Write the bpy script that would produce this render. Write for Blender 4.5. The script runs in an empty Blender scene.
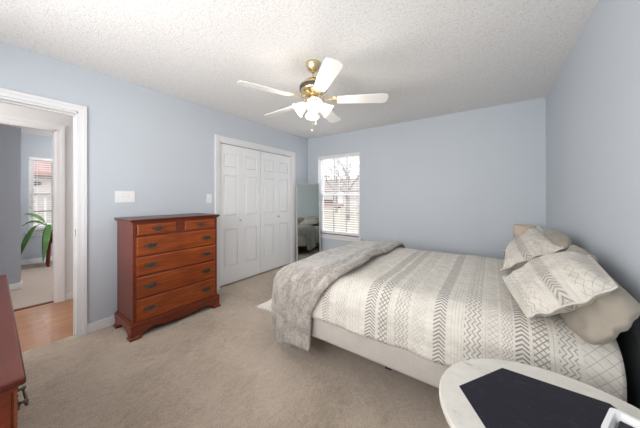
import bpy, bmesh, math, random
from mathutils import Vector, Matrix
from mathutils import noise as mnoise
random.seed(7)
PI = math.pi
R = math.radians
sc = bpy.context.scene
COL = sc.collection

# ------------------------------------------------------------------ camera, world, lights, exposure
cam_d = bpy.data.cameras.new('camera'); cam = bpy.data.objects.new('camera', cam_d); COL.objects.link(cam)
cam_d.sensor_width = 36; cam_d.lens = 241.5 / 640 * 36
cam_d.shift_y = -17 / 640
cam_d.clip_start = 0.02; cam_d.clip_end = 300
cam.location = (3.044, 0, 1.26); cam.rotation_euler = (R(90), 0, R(35.3))
sc.camera = cam

sc.view_settings.view_transform = 'Standard'; sc.view_settings.look = 'None'
sc.view_settings.gamma = 1; sc.view_settings.use_curve_mapping = False
sc.view_settings.exposure = 0.06
sc.cycles.max_bounces = 10; sc.cycles.diffuse_bounces = 8; sc.cycles.transparent_max_bounces = 16
sc.cycles.sample_clamp_indirect = 4

W = bpy.data.worlds.new('overcast_sky'); sc.world = W; W.use_nodes = True
bg = W.node_tree.nodes['Background']; bg.inputs[0].default_value = (0.93, 0.96, 1, 1); bg.inputs[1].default_value = 2.2

def area(name, loc, rot, sx, sy, power, col=(1, 1, 1), spread=180):
    l = bpy.data.lights.new(name, 'AREA'); l.shape = 'RECTANGLE'; l.size = sx; l.size_y = sy
    l.energy = power; l.color = col; l.spread = R(spread)
    o = bpy.data.objects.new(name, l); COL.objects.link(o); o.location = loc; o.rotation_euler = rot
    return o
def point(name, loc, power, rad=.05, col=(1, 1, 1)):
    l = bpy.data.lights.new(name, 'POINT'); l.energy = power; l.color = col; l.shadow_soft_size = rad
    o = bpy.data.objects.new(name, l); COL.objects.link(o); o.location = loc
    return o
# added fills behind the camera, in hall and far room; sky light at back window
area('front_fill', (1.75, -.56, 1.45), (R(90), 0, 0), 2.3, 1.5, 28, (1, .985, .965))  # unseen fill from behind the camera, set in an added window
area('ceiling_fill', (2.1, -.42, 1.2), (R(112), 0, 0), 2.4, .3, 17, (1, .98, .95), 130)  # added only to brighten the ceiling, no fixture belongs to it
area('back_window_skylight', (.75, 5.9, 3.3), (R(-46), 0, R(-6)), 1.6, 1.3, 350, (.95, .98, 1))
point('hall_fill', (-.62, -.9, 2.15), 30, .12, (1, .97, .93))  # unseen fill added to light the hall
point('far_room_fill', (-2.7, 1.7, 2.0), 75, .12, (1, .98, .96))  # unseen fill added to brighten the far room
FANC = (1.76, 1.71)

# ------------------------------------------------------------------ material helpers
class NT:
    def __init__(s, name, rough=.6, metallic=0., coat=0., spec=.5, transmission=0., sheen=0.):
        s.m = bpy.data.materials.new(name); s.m.use_nodes = True
        s.n = s.m.node_tree.nodes; s.l = s.m.node_tree.links
        s.b = s.n['Principled BSDF']
        s.b.inputs['Roughness'].default_value = rough; s.b.inputs['Metallic'].default_value = metallic
        s.b.inputs['Coat Weight'].default_value = coat; s.b.inputs['Specular IOR Level'].default_value = spec
        s.b.inputs['Transmission Weight'].default_value = transmission
        s.b.inputs['Sheen Weight'].default_value = sheen
    def new(s, t): return s.n.new(t)
    def set(s, sock, v):
        if isinstance(v, (int, float)): sock.default_value = v
        elif isinstance(v, (tuple, list)): sock.default_value = v if len(v) == len(sock.default_value) else tuple(v) + (1,)
        else: s.l.new(v, sock)
    def math(s, op, a, b=0., c=0.):
        n = s.new('ShaderNodeMath'); n.operation = op
        s.set(n.inputs[0], a); s.set(n.inputs[1], b); s.set(n.inputs[2], c); return n.outputs[0]
    def mix(s, f, a, b):
        n = s.new('ShaderNodeMix'); n.data_type = 'RGBA'
        s.set(n.inputs[0], f); s.set(n.inputs[6], a); s.set(n.inputs[7], b); return n.outputs[2]
    def coord(s, kind='Object', scale=(1, 1, 1), rot=(0, 0, 0)):
        t = s.new('ShaderNodeTexCoord'); mp = s.new('ShaderNodeMapping')
        mp.inputs['Scale'].default_value = scale; mp.inputs['Rotation'].default_value = rot
        s.l.new(t.outputs[kind], mp.inputs[0]); return mp.outputs[0]
    def noise(s, co, scale, detail=3., rough=.5, dist=0.):
        n = s.new('ShaderNodeTexNoise'); s.l.new(co, n.inputs['Vector'])
        n.inputs['Scale'].default_value = scale; n.inputs['Detail'].default_value = detail
        n.inputs['Roughness'].default_value = rough; n.inputs['Distortion'].default_value = dist
        return n.outputs['Fac']
    def ramp(s, f, stops):
        n = s.new('ShaderNodeValToRGB'); s.l.new(f, n.inputs[0]); e = n.color_ramp.elements
        while len(e) < len(stops): e.new(.5)
        for q, (p, c) in zip(e, stops): q.position = p; q.color = tuple(c) + (1,) if len(c) == 3 else c
        return n.outputs[0]
    def color(s, v): s.set(s.b.inputs['Base Color'], v)
    def bump(s, h, strength=.3, dist=.01):
        n = s.new('ShaderNodeBump'); n.inputs['Strength'].default_value = strength; n.inputs['Distance'].default_value = dist
        s.l.new(h, n.inputs['Height']); s.l.new(n.outputs[0], s.b.inputs['Normal'])

def flat(name, col, rough=.6, vary=.06, scale=6, bump=0., bscale=60, bdist=.003, **k):
    t = NT(name, rough, **k); co = t.coord()
    f = t.noise(co, scale, 3)
    lo = tuple(c * (1 - vary) for c in col); hi = tuple(min(1, c * (1 + vary)) for c in col)
    t.color(t.ramp(f, [(.3, lo), (.7, hi)]))
    if bump: t.bump(t.noise(co, bscale, 2), bump, bdist)
    return t.m

def lin(r, g, b):
    f = lambda c: (c / 255 / 12.92) if c / 255 <= .04045 else ((c / 255 + .055) / 1.055) ** 2.4
    return (f(r), f(g), f(b))

M = {}
M['wall'] = flat('blue_wall_paint', (.555, .60, .652), .55, .012, 2, .12, 180, .001)
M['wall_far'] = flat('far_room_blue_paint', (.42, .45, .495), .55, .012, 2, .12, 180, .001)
M['hallwall'] = flat('hall_pale_paint', (.74, .74, .745), .6, .012, 2, .1, 180, .001)
M['trim'] = flat('white_trim_paint', (.80, .80, .81), .35, .015, 4)
M['doorpaint'] = flat('white_door_paint', (.87, .875, .885), .38, .012, 4)
M['vinyl'] = flat('white_window_vinyl', (.78, .78, .79), .4, .01, 4)
M['grille'] = flat('backlit_toned_grille', (.30, .30, .31), .5, .02, 4)  # grey holds the backlit shade of the bars in its colour
M['blind'] = flat('white_blind_slat', (.85, .85, .85), .45, .01, 4)
M['plate'] = flat('white_switch_plastic', (.86, .86, .86), .3, .01, 4)

t = NT('popcorn_ceiling', .95, spec=.1); co = t.coord()
v = t.new('ShaderNodeTexVoronoi'); v.inputs['Scale'].default_value = 120; t.l.new(co, v.inputs['Vector'])
nz = t.noise(co, 55, 4, .7)
h = t.math('ADD', t.math('MULTIPLY', v.outputs['Distance'], -1.), t.math('MULTIPLY', nz, 1.4))
t.color(t.ramp(t.noise(co, 70, 3, .7), [(.34, (.66, .645, .63)), (.46, (.79, .78, .77)), (.7, (.83, .82, .81))]))
t.bump(h, .30, .008); M['ceiling'] = t.m

t = NT('beige_carpet', .95, spec=.08, sheen=.15); co = t.coord()
big = t.noise(co, 1.3, 5, .6, .4); mid = t.noise(t.coord('Object', (1, .6, 1), (0, 0, .7)), 22, 7, .8, 1.4); fine = t.noise(co, 130, 3, .7)
f = t.math('ADD', t.math('MULTIPLY', big, .35), t.math('ADD', t.math('MULTIPLY', mid, .32), t.math('MULTIPLY', fine, .33)))
t.color(t.ramp(f, [(.38, (.31, .245, .185)), (.5, (.52, .43, .345)), (.62, (.68, .58, .485))]))
t.bump(t.math('ADD', fine, t.math('MULTIPLY', mid, .8)), .8, .012); M['carpet'] = t.m

t = NT('far_room_carpet', .95, spec=.08); co = t.coord()
t.color(t.ramp(t.noise(co, 120, 4, .6), [(.3, (.31, .25, .21)), (.7, (.50, .42, .37))])); t.bump(t.noise(co, 150, 2), .6, .01); M['carpet_far'] = t.m

t = NT('oak_floor_boards', .3, coat=.25); co = t.coord('Object', (1, 1, 1), (0, 0, PI / 2))
br = t.new('ShaderNodeTexBrick'); t.l.new(co, br.inputs['Vector'])
br.inputs['Scale'].default_value = 1; br.inputs['Brick Width'].default_value = .75; br.inputs['Row Height'].default_value = .085
br.inputs['Mortar Size'].default_value = .0022; br.inputs['Color1'].default_value = (.50, .235, .105, 1)
br.inputs['Color2'].default_value = (.33, .135, .06, 1); br.inputs['Mortar'].default_value = (.09, .04, .02, 1)
g = t.noise(t.coord('Object', (30, 2.2, 1)), 3, 4, .6)
t.color(t.mix(t.math('MULTIPLY', g, .5), br.outputs['Color'], (.50, .27, .14))); M['oak'] = t.m

def cherry(name, dark, light, rot=(0, 0, 0), sc_=(2, 2, 34)):
    t = NT(name, .36, coat=.12, spec=.3); t.b.inputs['Coat Roughness'].default_value = .15
    co = t.coord('Object', sc_, rot); g = t.noise(co, 2.2, 6, .62, .8); c2 = t.noise(t.coord(), 3.5, 3)
    f = t.math('ADD', t.math('MULTIPLY', g, .7), t.math('MULTIPLY', c2, .3))
    t.color(t.ramp(f, [(.33, dark), (.52, tuple((a + b) / 2 for a, b in zip(dark, light))), (.68, light)]))
    return t.m
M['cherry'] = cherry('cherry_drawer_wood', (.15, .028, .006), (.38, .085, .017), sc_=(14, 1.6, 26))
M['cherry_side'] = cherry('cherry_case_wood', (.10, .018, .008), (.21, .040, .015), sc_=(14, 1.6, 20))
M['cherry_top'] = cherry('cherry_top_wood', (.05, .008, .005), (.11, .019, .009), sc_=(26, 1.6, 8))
M['iron'] = flat('dark_bronze_pull', (.13, .105, .085), .34, .2, 20, metallic=.8)
M['brass'] = flat('polished_brass', (.80, .66, .40), .25, .06, 10, metallic=1.)
M['blade'] = flat('white_fan_blade', (.83, .82, .78), .35, .02, 4)
M['chrome'] = flat('brushed_nickel', (.62, .62, .63), .3, .03, 20, metallic=1.)
M['silver'] = flat('silver_mirror_frame', (.55, .57, .58), .4, .04, 20, metallic=.3)
t = NT('mirror_glass', .015, metallic=1.); t.color(t.ramp(t.noise(t.coord(), 3), [(0, (.52, .56, .535)), (1, (.54, .58, .555))])); M['mirror'] = t.m
M['steel'] = flat('dark_bed_rail_steel', (.04, .04, .045), .5, .1, 20, metallic=.6)
M['headboard'] = flat('charcoal_headboard_fabric', (.022, .026, .029), .6, .1, 30, .2, 250, .002)
M['ticking'] = flat('pale_grey_box_spring_fabric', (.50, .47, .43), .9, .04, 14, .5, 26, .006, sheen=.2)
M['black'] = flat('black_painted_wood', (.02, .02, .022), .5, .1, 20)
M['shade_lin'] = None
t = NT('beige_linen_shade', .9); co = t.coord('Object', (60, 60, 300)); t.color(t.ramp(t.noise(co, 2, 2), [(.3, (.58, .46, .36)), (.7, (.70, .58, .47))])); M['shade_lin'] = t.m
M['ceramic'] = flat('cream_lamp_ceramic', (.6, .55, .48), .25, .03, 10)

# glass pane: clear with a sheen
t = NT('window_glass'); tr = t.new('ShaderNodeBsdfTransparent'); gl = t.new('ShaderNodeBsdfGlossy'); gl.inputs['Roughness'].default_value = .02
fr = t.new('ShaderNodeFresnel'); fr.inputs[0].default_value = 1.25; mx = t.new('ShaderNodeMixShader')
t.l.new(fr.outputs[0], mx.inputs[0]); t.l.new(tr.outputs[0], mx.inputs[1]); t.l.new(gl.outputs[0], mx.inputs[2])
t.l.new(mx.outputs[0], t.n['Material Output'].inputs[0]); M['glass'] = t.m
# frosted tulip shade: diffuse + translucent
t = NT('frosted_tulip_glass'); df = t.new('ShaderNodeBsdfDiffuse'); tl = t.new('ShaderNodeBsdfTranslucent'); mx = t.new('ShaderNodeMixShader')
c = t.ramp(t.noise(t.coord(), 12), [(.3, (.88, .87, .84)), (.7, (.93, .92, .9))]); t.l.new(c, df.inputs[0]); t.l.new(c, tl.inputs[0]); mx.inputs[0].default_value = .35
t.l.new(df.outputs[0], mx.inputs[1]); t.l.new(tl.outputs[0], mx.inputs[2]); t.l.new(mx.outputs[0], t.n['Material Output'].inputs[0]); M['tulip'] = t.m
t = NT('lit_bulb'); t.color((.9, .9, .85)); t.b.inputs['Emission Color'].default_value = (1, .95, .85, 1); t.b.inputs['Emission Strength'].default_value = .8; M['bulb'] = t.m

# fur throw
t = NT('taupe_plush_throw', .95, spec=.1, sheen=.5); co = t.coord('UV')
n1 = t.noise(co, 11, 6, .7, .5); n2 = t.noise(co, 60, 3, .6, .5)
f = t.math('ADD', t.math('MULTIPLY', n1, .6), t.math('MULTIPLY', n2, .4))
t.color(t.ramp(f, [(.38, (.22, .195, .170)), (.5, (.35, .318, .285)), (.63, (.51, .48, .445))]))
t.bump(f, .8, .02); M['throw'] = t.m

M['greige'] = flat('greige_pillowcase', (.31, .275, .225), .85, .07, 9, .6, 9, .03, sheen=.15)

def tribal(name, bands, base=(.66, .625, .565), ink=(.23, .215, .20)):
    """woven coverlet: bands across u, motifs repeating along v (uv in metres)"""
    t = NT(name, .9, spec=.15, sheen=.15)
    tc = t.new('ShaderNodeTexCoord'); sp = t.new('ShaderNodeSeparateXYZ'); t.l.new(tc.outputs['UV'], sp.inputs[0])
    u, v = sp.outputs[0], sp.outputs[1]
    wob = t.noise(tc.outputs['UV'], 10, 2)
    wv = t.math('MULTIPLY', t.math('SUBTRACT', wob, .5), .010)
    u = t.math('ADD', u, wv); v = t.math('ADD', v, wv)
    def inside(a, b): return t.math('MULTIPLY', t.math('GREATER_THAN', u, a), t.math('LESS_THAN', u, b))
    def lines(x, p, w):  # anti-aliased-ish line mask
        fr = t.math('FRACT', t.math('DIVIDE', x, p)); d = t.math('ABSOLUTE', t.math('SUBTRACT', fr, .5))
        return t.math('LESS_THAN', d, w / 2)
    tot = None
    for kind, a, b, p, w, s in bands:
        if kind == 'chev':
            m = lines(t.math('ADD', v, t.math('MULTIPLY', t.math('ABSOLUTE', t.math('SUBTRACT', u, (a + b) / 2)), .75)), p, w)
        elif kind == 'zig':
            tri = t.math('PINGPONG', v, .018); m = lines(t.math('ADD', u, t.math('MULTIPLY', tri, .9)), p, w)
        elif kind == 'x':
            m = t.math('MAXIMUM', lines(t.math('ADD', u, v), p, w), lines(t.math('SUBTRACT', u, v), p, w))
        elif kind == 'line': m = lines(u, p, w)
        elif kind == 'rung': m = lines(v, p, w)
        else: m = 1.0
        m = t.math('MULTIPLY', t.math('MULTIPLY', m, inside(a, b)), s)
        tot = m if tot is None else t.math('MAXIMUM', tot, m)
    brk = t.noise(tc.outputs['UV'], 45, 2)
    tot = t.math('MULTIPLY', tot, t.math('ADD', t.math('MULTIPLY', brk, .8), .55))
    cvar = t.noise(tc.outputs['UV'], 14, 4, .6)
    bc = t.ramp(cvar, [(.3, tuple(x * .90 for x in base)), (.7, tuple(x * 1.08 for x in base))])
    t.color(t.mix(tot, bc, ink))
    q = t.noise(tc.outputs['UV'], 38, 4, .6); vo = t.new('ShaderNodeTexVoronoi'); vo.inputs['Scale'].default_value = 26; t.l.new(tc.outputs['UV'], vo.inputs['Vector'])
    t.bump(t.math('ADD', q, t.math('MULTIPLY', vo.outputs['Distance'], .8)), .55, .010)
    return t.m
bands = [('line', 1.75, 2.03, .05, .03, .3), ('chev', 2.05, 2.11, .020, .42, .75), ('line', 2.115, 2.15, .016, .12, .4), ('zig', 2.16, 2.25, .021, .25, .5), ('line', 2.265, 2.355, .022, .10, .45),
         ('chev', 2.385, 2.45, .020, .44, .95), ('x', 2.47, 2.53, .030, .26, .9), ('line', 2.537, 2.56, .012, .15, .5), ('zig', 2.57, 2.65, .022, .27, .65),
         ('x', 2.67, 2.745, .026, .12, .4), ('chev', 2.785, 2.845, .020, .44, .95), ('line', 2.86, 2.925, .016, .12, .5),
         ('zig', 2.93, 3.01, .022, .30, .8), ('line', 3.015, 3.03, .015, .15, .5), ('x', 3.03, 3.075, .028, .14, .55), ('zig', 3.085, 3.13, .015, .3, .7), ('chev', 3.138, 3.188, .020, .45, .95),
         ('x', 3.20, 3.255, .028, .24, .9), ('line', 3.26, 3.28, .02, .12, .5), ('zig', 3.285, 3.345, .020, .3, .75), ('x', 3.36, 3.6, .045, .09, .5),
         ('x', 1.6, 1.72, .03, .2, .8), ('zig', 1.3, 1.58, .03, .2, .6), ('rung', 2.45, 3.36, .060, .04, .22)]
M['coverlet'] = tribal('patterned_coverlet_cloth', bands)
sb = [('zig', .03, .08, .022, .26, .55), ('x', .10, .13, .03, .14, .45), ('line', .14, .17, .015, .12, .4), ('chev', .195, .25, .020, .42, .85), ('solid', .185, .26, 1, 1, .22),
      ('line', .27, .29, .012, .2, .4), ('x', .31, .36, .04, .10, .5), ('x', .37, .45, .045, .10, .5)]
M['sham'] = tribal('patterned_sham_cloth', sb, base=(.62, .58, .52))

# table top
t = NT('distressed_white_paint', .45); co = t.coord(); f = t.noise(co, 11, 6, .7, 1.2)
t.color(t.ramp(f, [(.28, (.42, .395, .35)), (.40, (.62, .595, .54)), (.7, (.70, .675, .625))])); M['distress'] = t.m
t = NT('scuffed_slate_inlay', .5, spec=.25); co = t.coord('Object', (2, 9, 1), (0, 0, .5)); f = t.noise(co, 16, 7, .8, 2.0)
t.color(t.ramp(f, [(.54, (.014, .013, .022)), (.62, (.032, .029, .040)), (.67, (.15, .135, .13))])); M['slate'] = t.m

# ------------------------------------------------------------------ mesh helpers
class MB:
    def __init__(s): s.bm = bmesh.new(); s.uv = None
    def box(s, x0, x1, y0, y1, z0, z1, rz=0., c=None):
        vs = [s.bm.verts.new((x, y, z)) for x in (x0, x1) for y in (y0, y1) for z in (z0, z1)]
        for f in ((0, 1, 3, 2), (4, 6, 7, 5), (0, 4, 5, 1), (2, 3, 7, 6), (0, 2, 6, 4), (1, 5, 7, 3)): s.bm.faces.new([vs[i] for i in f])
        return s
    def prism(s, pts, axis, a, b):
        """extrude polygon pts (2D) along axis from a to b"""
        def mk(p, w): return {'x': (w, p[0], p[1]), 'y': (p[0], w, p[1]), 'z': (p[0], p[1], w)}[axis]
        A = [s.bm.verts.new(mk(p, a)) for p in pts]; B = [s.bm.verts.new(mk(p, b)) for p in pts]
        n = len(pts); s.bm.faces.new(A); s.bm.faces.new(B[::-1])
        for i in range(n): s.bm.faces.new((A[i], B[i], B[(i + 1) % n], A[(i + 1) % n]))
        return s
    def lathe(s, prof, c=(0, 0, 0), n=24, mat=None, ry=1.):
        rings = []
        for r, z in prof:
            rings.append([s.bm.verts.new((max(r, 1e-4) * math.cos(2 * PI * i / n), ry * max(r, 1e-4) * math.sin(2 * PI * i / n), z)) for i in range(n)])
        for a, b in zip(rings, rings[1:]):
            for i in range(n): s.bm.faces.new((a[i], a[(i + 1) % n], b[(i + 1) % n], b[i]))
        if prof[0][0] > 1e-3: s.bm.faces.new(rings[0][::-1])
        if prof[-1][0] > 1e-3: s.bm.faces.new(rings[-1])
        T = Matrix.Translation(c) @ (mat if mat else Matrix())
        bmesh.ops.transform(s.bm, matrix=T, verts=[v for r in rings for v in r]); return s
    def tube(s, pts, rad, n=8, caps=True):
        pts = [Vector(p) for p in pts]; rings = []; prev = None
        for i, p in enumerate(pts):
            d = (pts[min(i + 1, len(pts) - 1)] - pts[max(i - 1, 0)]).normalized()
            up = prev if prev else (Vector((0, 0, 1)) if abs(d.z) < .9 else Vector((1, 0, 0)))
            a = d.cross(up).normalized(); b = a.cross(d).normalized(); prev = b
            r = rad[i] if isinstance(rad, (list, tuple)) else rad
            rings.append([s.bm.verts.new(p + a * r * math.cos(2 * PI * k / n) + b * r * math.sin(2 * PI * k / n)) for k in range(n)])
        for A, B in zip(rings, rings[1:]):
            for k in range(n): s.bm.faces.new((A[k], A[(k + 1) % n], B[(k + 1) % n], B[k]))
        if caps: s.bm.faces.new(rings[0][::-1]); s.bm.faces.new(rings[-1])
        return s
    def ball(s, c, r, sx=1, sy=1, sz=1, seg=12):
        q = bmesh.ops.create_uvsphere(s.bm, u_segments=seg, v_segments=max(6, seg // 2 + 2), radius=r)
        bmesh.ops.transform(s.bm, matrix=Matrix.Translation(c) @ Matrix.Diagonal((sx, sy, sz, 1)), verts=q['verts']); return s
    def grid(s, fn, nu, nv, uvfn=None):
        V = [[s.bm.verts.new(fn(i / nu, j / nv)) for j in range(nv + 1)] for i in range(nu + 1)]
        lay = s.bm.loops.layers.uv.verify()
        for i in range(nu):
            for j in range(nv):
                f = s.bm.faces.new((V[i][j], V[i + 1][j], V[i + 1][j + 1], V[i][j + 1]))
                if uvfn:
                    for lp, (a, b) in zip(f.loops, ((i, j), (i + 1, j), (i + 1, j + 1), (i, j + 1))): lp[lay].uv = uvfn(a / nu, b / nv)
        return V
    def build(s, name, mat, parent=None, smooth=False, bevel=0., seg=2, loc=None, fixn=True):
        if fixn: bmesh.ops.recalc_face_normals(s.bm, faces=s.bm.faces)
        me = bpy.data.meshes.new(name); s.bm.to_mesh(me); s.bm.free()
        me.materials.append(M[mat] if isinstance(mat, str) else mat)
        if smooth:
            for p in me.polygons: p.use_smooth = True
        o = bpy.data.objects.new(name, me); COL.objects.link(o)
        if loc is not None: o.location = loc
        if parent is not None: o.parent = parent
        if bevel:
            b = o.modifiers.new('bevel', 'BEVEL'); b.width = bevel; b.segments = seg; b.limit_method = 'ANGLE'; b.angle_limit = R(35)
        return o
def thing(name, label, cat, loc=(0, 0, 0), rz=0., group=None):
    o = bpy.data.objects.new(name, None); COL.objects.link(o); o.location = loc; o.rotation_euler = (0, 0, rz); o.empty_display_size = .1
    return tag(o, label, cat, group)
def tag(o, label, cat, group=None):
    o['label'] = label; o['category'] = cat
    if group: o['group'] = group
    return o
def struct(name, mb, mat, label=None, **k):
    o = mb.build(name, mat, **k); o['kind'] = 'structure'
    if label: o['label'] = label
    return o
def smooth_by(o, sub=0):
    for p in o.data.polygons: p.use_smooth = True
    if sub:
        m = o.modifiers.new('sub', 'SUBSURF'); m.levels = m.render_levels = sub
    return o

# ------------------------------------------------------------------ room shell
XR, YB, YF, H = 3.573, 3.87, -.57, 2.44
struct('floor', MB().box(-.06, XR + .12, YF - .12, YB + .12, -.10, 0).box(-.12, -.06, 1.7, YB + .12, -.10, 0), 'carpet')
struct('ceiling', MB().box(-.06, XR + .12, YF - .12, YB + .12, H, H + .1), 'ceiling')
m = MB()
DY0, DY1, DZ = -.30, .517, 2.03          # hall door opening in the left wall
CY0, CY1, CZ = 1.905, 3.395, 2.035      # closet opening
m.box(-.12, 0, YF, DY0, 0, H).box(-.12, 0, DY0, DY1, DZ, H).box(-.12, 0, DY1, CY0, 0, H).box(-.12, 0, CY0, CY1, CZ, H)
m.box(-.12, 0, CY1, YB, 0, H).box(-.12, -.10, CY0, CY1, 0, CZ)
struct('wall_left', m, 'wall')
WX0, WX1, WZ0, WZ1 = .25, 1.16, .55, 2.06   # window in the back wall
m = MB(); m.box(-.12, WX0, YB, YB + .14, 0, H).box(WX1, XR + .12, YB, YB + .14, 0, H).box(WX0, WX1, YB, YB + .14, 0, WZ0).box(WX0, WX1, YB, YB + .14, WZ1, H)
struct('wall_back', m, 'wall')
struct('wall_right', MB().box(XR, XR + .12, YF - .12, YB, 0, H), 'wall')
m = MB(); FX0, FX1, FZ0, FZ1 = .55, 2.95, .68, 2.22
m.box(-.12, FX0, YF - .12, YF, 0, H).box(FX1, XR, YF - .12, YF, 0, H).box(FX0, FX1, YF - .12, YF, 0, FZ0).box(FX0, FX1, YF - .12, YF, FZ1, H)
struct('wall_front', m, 'wall')
m = MB()
for a, b, c, d in ((FX0, FX1, FZ0, FZ0 + .05), (FX0, FX1, FZ1 - .05, FZ1), (FX0, FX0 + .05, FZ0, FZ1), (FX1 - .05, FX1, FZ0, FZ1), (1.72, 1.78, FZ0, FZ1)):
    m.box(a, b, YF - .10, YF - .04, c, d)
wf = struct('added_front_window', m, 'vinyl', bevel=.004)  # unseen window and opening added to hold the front fill light
# baseboards
BB = [(-.001, 0)]
def base(name, *boxes):
    m = MB()
    for (x0, x1, y0, y1) in boxes:
        m.box(x0, x1, y0, y1, 0, .085)
    return struct(name, m, 'trim', bevel=.004)
base('baseboard_left', (0, .014, .572, 1.838), (0, .014, 3.462, YB - .014), (0, .014, YF, -.372))
base('baseboard_back', (0, XR, YB - .014, YB))
base('baseboard_right', (XR - .014, XR, YF, YB - .014))
# casings: stepped profile boards around an opening on a wall facing +x
def casing(name, x, s, y0, y1, z1, w=.07, floor_z=0):
    m = MB()
    def bd(a, b, c, d):
        m.box(min(x, x + s * .012), max(x, x + s * .012), a, b, c, d)
    o = w * .45   # thicker outer band
    bd(y0 - w + o, y0, floor_z, z1 + w - o); bd(y1, y1 + w - o, floor_z, z1 + w - o); bd(y0, y1, z1, z1 + w - o)
    def bd2(a, b, c, d):
        m.box(min(x, x + s * .02), max(x, x + s * .02), a, b, c, d)
    bd2(y0 - w, y0 - w + o, floor_z, z1 + w); bd2(y1 + w - o, y1 + w, floor_z, z1 + w); bd2(y0 - w + o, y1 + w - o, z1 + w - o, z1 + w)
    return struct(name, m, 'trim')
casing('trim_1', 0, 1, DY0, DY1, DZ, .056)
casing('trim_2', 0, 1, CY0, CY1, CZ, .067)
m = MB(); m.box(-.12, 0, DY1 - .010, DY1, 0, DZ).box(-.12, 0, DY0, DY0 + .018, 0, DZ).box(-.12, 0, DY0, DY1, DZ - .018, DZ)
m.box(-.08, -.05, DY1 - .018, DY1 - .010, 0, DZ - .018).box(-.08, -.05, DY0, DY1, DZ - .03, DZ - .018)
tj = struct('trim_3', m, 'trim', 'white painted jamb of the hall doorway', bevel=.002)
MB().box(-.042, -.012, DY1 - .0125, DY1 - .010, .90, .97).build('strike_plate', 'brass', tj)
casing('trim_4', -.12, -1, DY0, DY1, DZ)
# closet jamb
m = MB(); m.box(-.10, 0, CY1 - .016, CY1, 0, CZ).box(-.10, 0, CY0, CY0 + .016, 0, CZ).box(-.10, 0, CY0, CY1, CZ - .02, CZ)
struct('trim_5', m, 'trim', 'white painted jamb of the closet opening', bevel=.002)

# closet bifold doors: each pair two leaves with three raised panels
def leaf(y0, y1, parent, rz=0):
    x1 = -.022; x0 = -.055; z0, z1 = .02, CZ - .028
    m = MB(); st = .068
    rows = [(.26, .80), (.985, 1.58), (1.68, 1.88)]
    rails = [(z0, rows[0][0]), (rows[0][1], rows[1][0]), (rows[1][1], rows[2][0]), (rows[2][1], z1)]
    m.box(x0, x1, y0, y0 + st, z0, z1).box(x0, x1, y1 - st, y1, z0, z1)
    for a, b in rails: m.box(x0, x1, y0 + st, y1 - st, a, b)
    o = m.build('door_leaf', 'doorpaint', parent)
    for a, b in rows:
        p = MB(); yy0, yy1 = y0 + st, y1 - st; e = .022
        # raised field with sloping margin
        A = [(x0 + .006, yy0, a), (x0 + .006, yy1, a), (x0 + .006, yy1, b), (x0 + .006, yy0, b)]
        B = [(x1 - .022, yy0, a), (x1 - .022, yy1, a), (x1 - .022, yy1, b), (x1 - .022, yy0, b)]; g = .008
        B2 = [(x1 - .022, yy0 + g, a + g), (x1 - .022, yy1 - g, a + g), (x1 - .022, yy1 - g, b - g), (x1 - .022, yy0 + g, b - g)]
        C_ = [(x1 - .003, yy0 + e, a + e), (x1 - .003, yy1 - e, a + e), (x1 - .003, yy1 - e, b - e), (x1 - .003, yy0 + e, b - e)]
        vs = [[p.bm.verts.new(q) for q in L] for L in (A, B, B2, C_)]
        p.bm.faces.new(vs[0]); p.bm.faces.new(vs[-1])
        for L0, L1 in zip(vs, vs[1:]):
            for i in range(4): p.bm.faces.new((L0[i], L0[(i + 1) % 4], L1[(i + 1) % 4], L1[i]))
        p.build('raised_panel', 'doorpaint', o)
    return o
ymid = (CY0 + CY1) / 2
for k, (a, b) in enumerate(((CY0 + .02, ymid - .005), (ymid + .006, CY1 - .02))):
    d = bpy.data.objects.new('door_%d' % (k + 1), None); COL.objects.link(d); d['kind'] = 'structure'
    d['label'] = ['left pair of the white panelled closet doors', 'right pair of the white panelled closet doors'][k]
    h = (a + b) / 2
    leaf(a, h - .0005, d); leaf(h + .0005, b, d)
    MB().lathe([(.008, 0), (.008, .012), (.017, .018), (.019, .028), (.012, .036), (0, .038)], (-.022, h - .03 if k == 0 else h + .03, .92), 16, Matrix.Rotation(PI / 2, 4, 'Y')).build('door_knob', 'chrome', d, smooth=True)

# ------------------------------------------------------------------ hall and far room beyond the door
struct('floor_hall', MB().box(-1.26, -.06, -1.6, 1.7, -.10, 0), 'oak')
struct('ceiling_hall', MB().box(-1.26, -.06, -1.72, 1.82, H, H + .1), 'hallwall')
struct('wall_hall_end', MB().box(-1.32, -.12, 1.7, 1.82, 0, H), 'hallwall')
struct('wall_hall_front', MB().box(-1.32, -.12, -1.72, -1.6, 0, H), 'hallwall')
struct('wall_hall_near', MB().box(-.132, -.12, -1.6, -.372, 0, H).box(-.132, -.12, .572, 1.7, 0, H).box(-.132, -.12, -.372, .572, 2.102, H), 'hallwall')
HY0, HY1, HZ = -.35, .535, 2.06
m = MB(); m.box(-1.32, -1.20, -1.6, HY0, 0, H).box(-1.32, -1.20, HY1, 1.7, 0, H).box(-1.32, -1.20, HY0, HY1, HZ, H)
struct('wall_hall_far', m, 'hallwall')
casing('trim_6', -1.20, 1, HY0, HY1, HZ)
m = MB(); m.box(-1.32, -1.20, HY1 - .016, HY1, 0, HZ).box(-1.32, -1.20, HY0, HY0 + .016, 0, HZ).box(-1.32, -1.20, HY0, HY1, HZ - .016, HZ)
struct('trim_7', m, 'trim')
base('baseboard_hall', (-1.20, -1.186, HY1 + .072, 1.7))
struct('trim_8', MB().box(-1.29, -1.23, HY0 + .016, HY1 - .016, 0, .008), 'cherry_top', bevel=.003, label='dark wooden threshold strip at the far room door')
FXW = -4.05
struct('floor_far_room', MB().box(FXW - .12, -1.26, -1.6, 2.9, -.10, 0), 'carpet_far')
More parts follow.
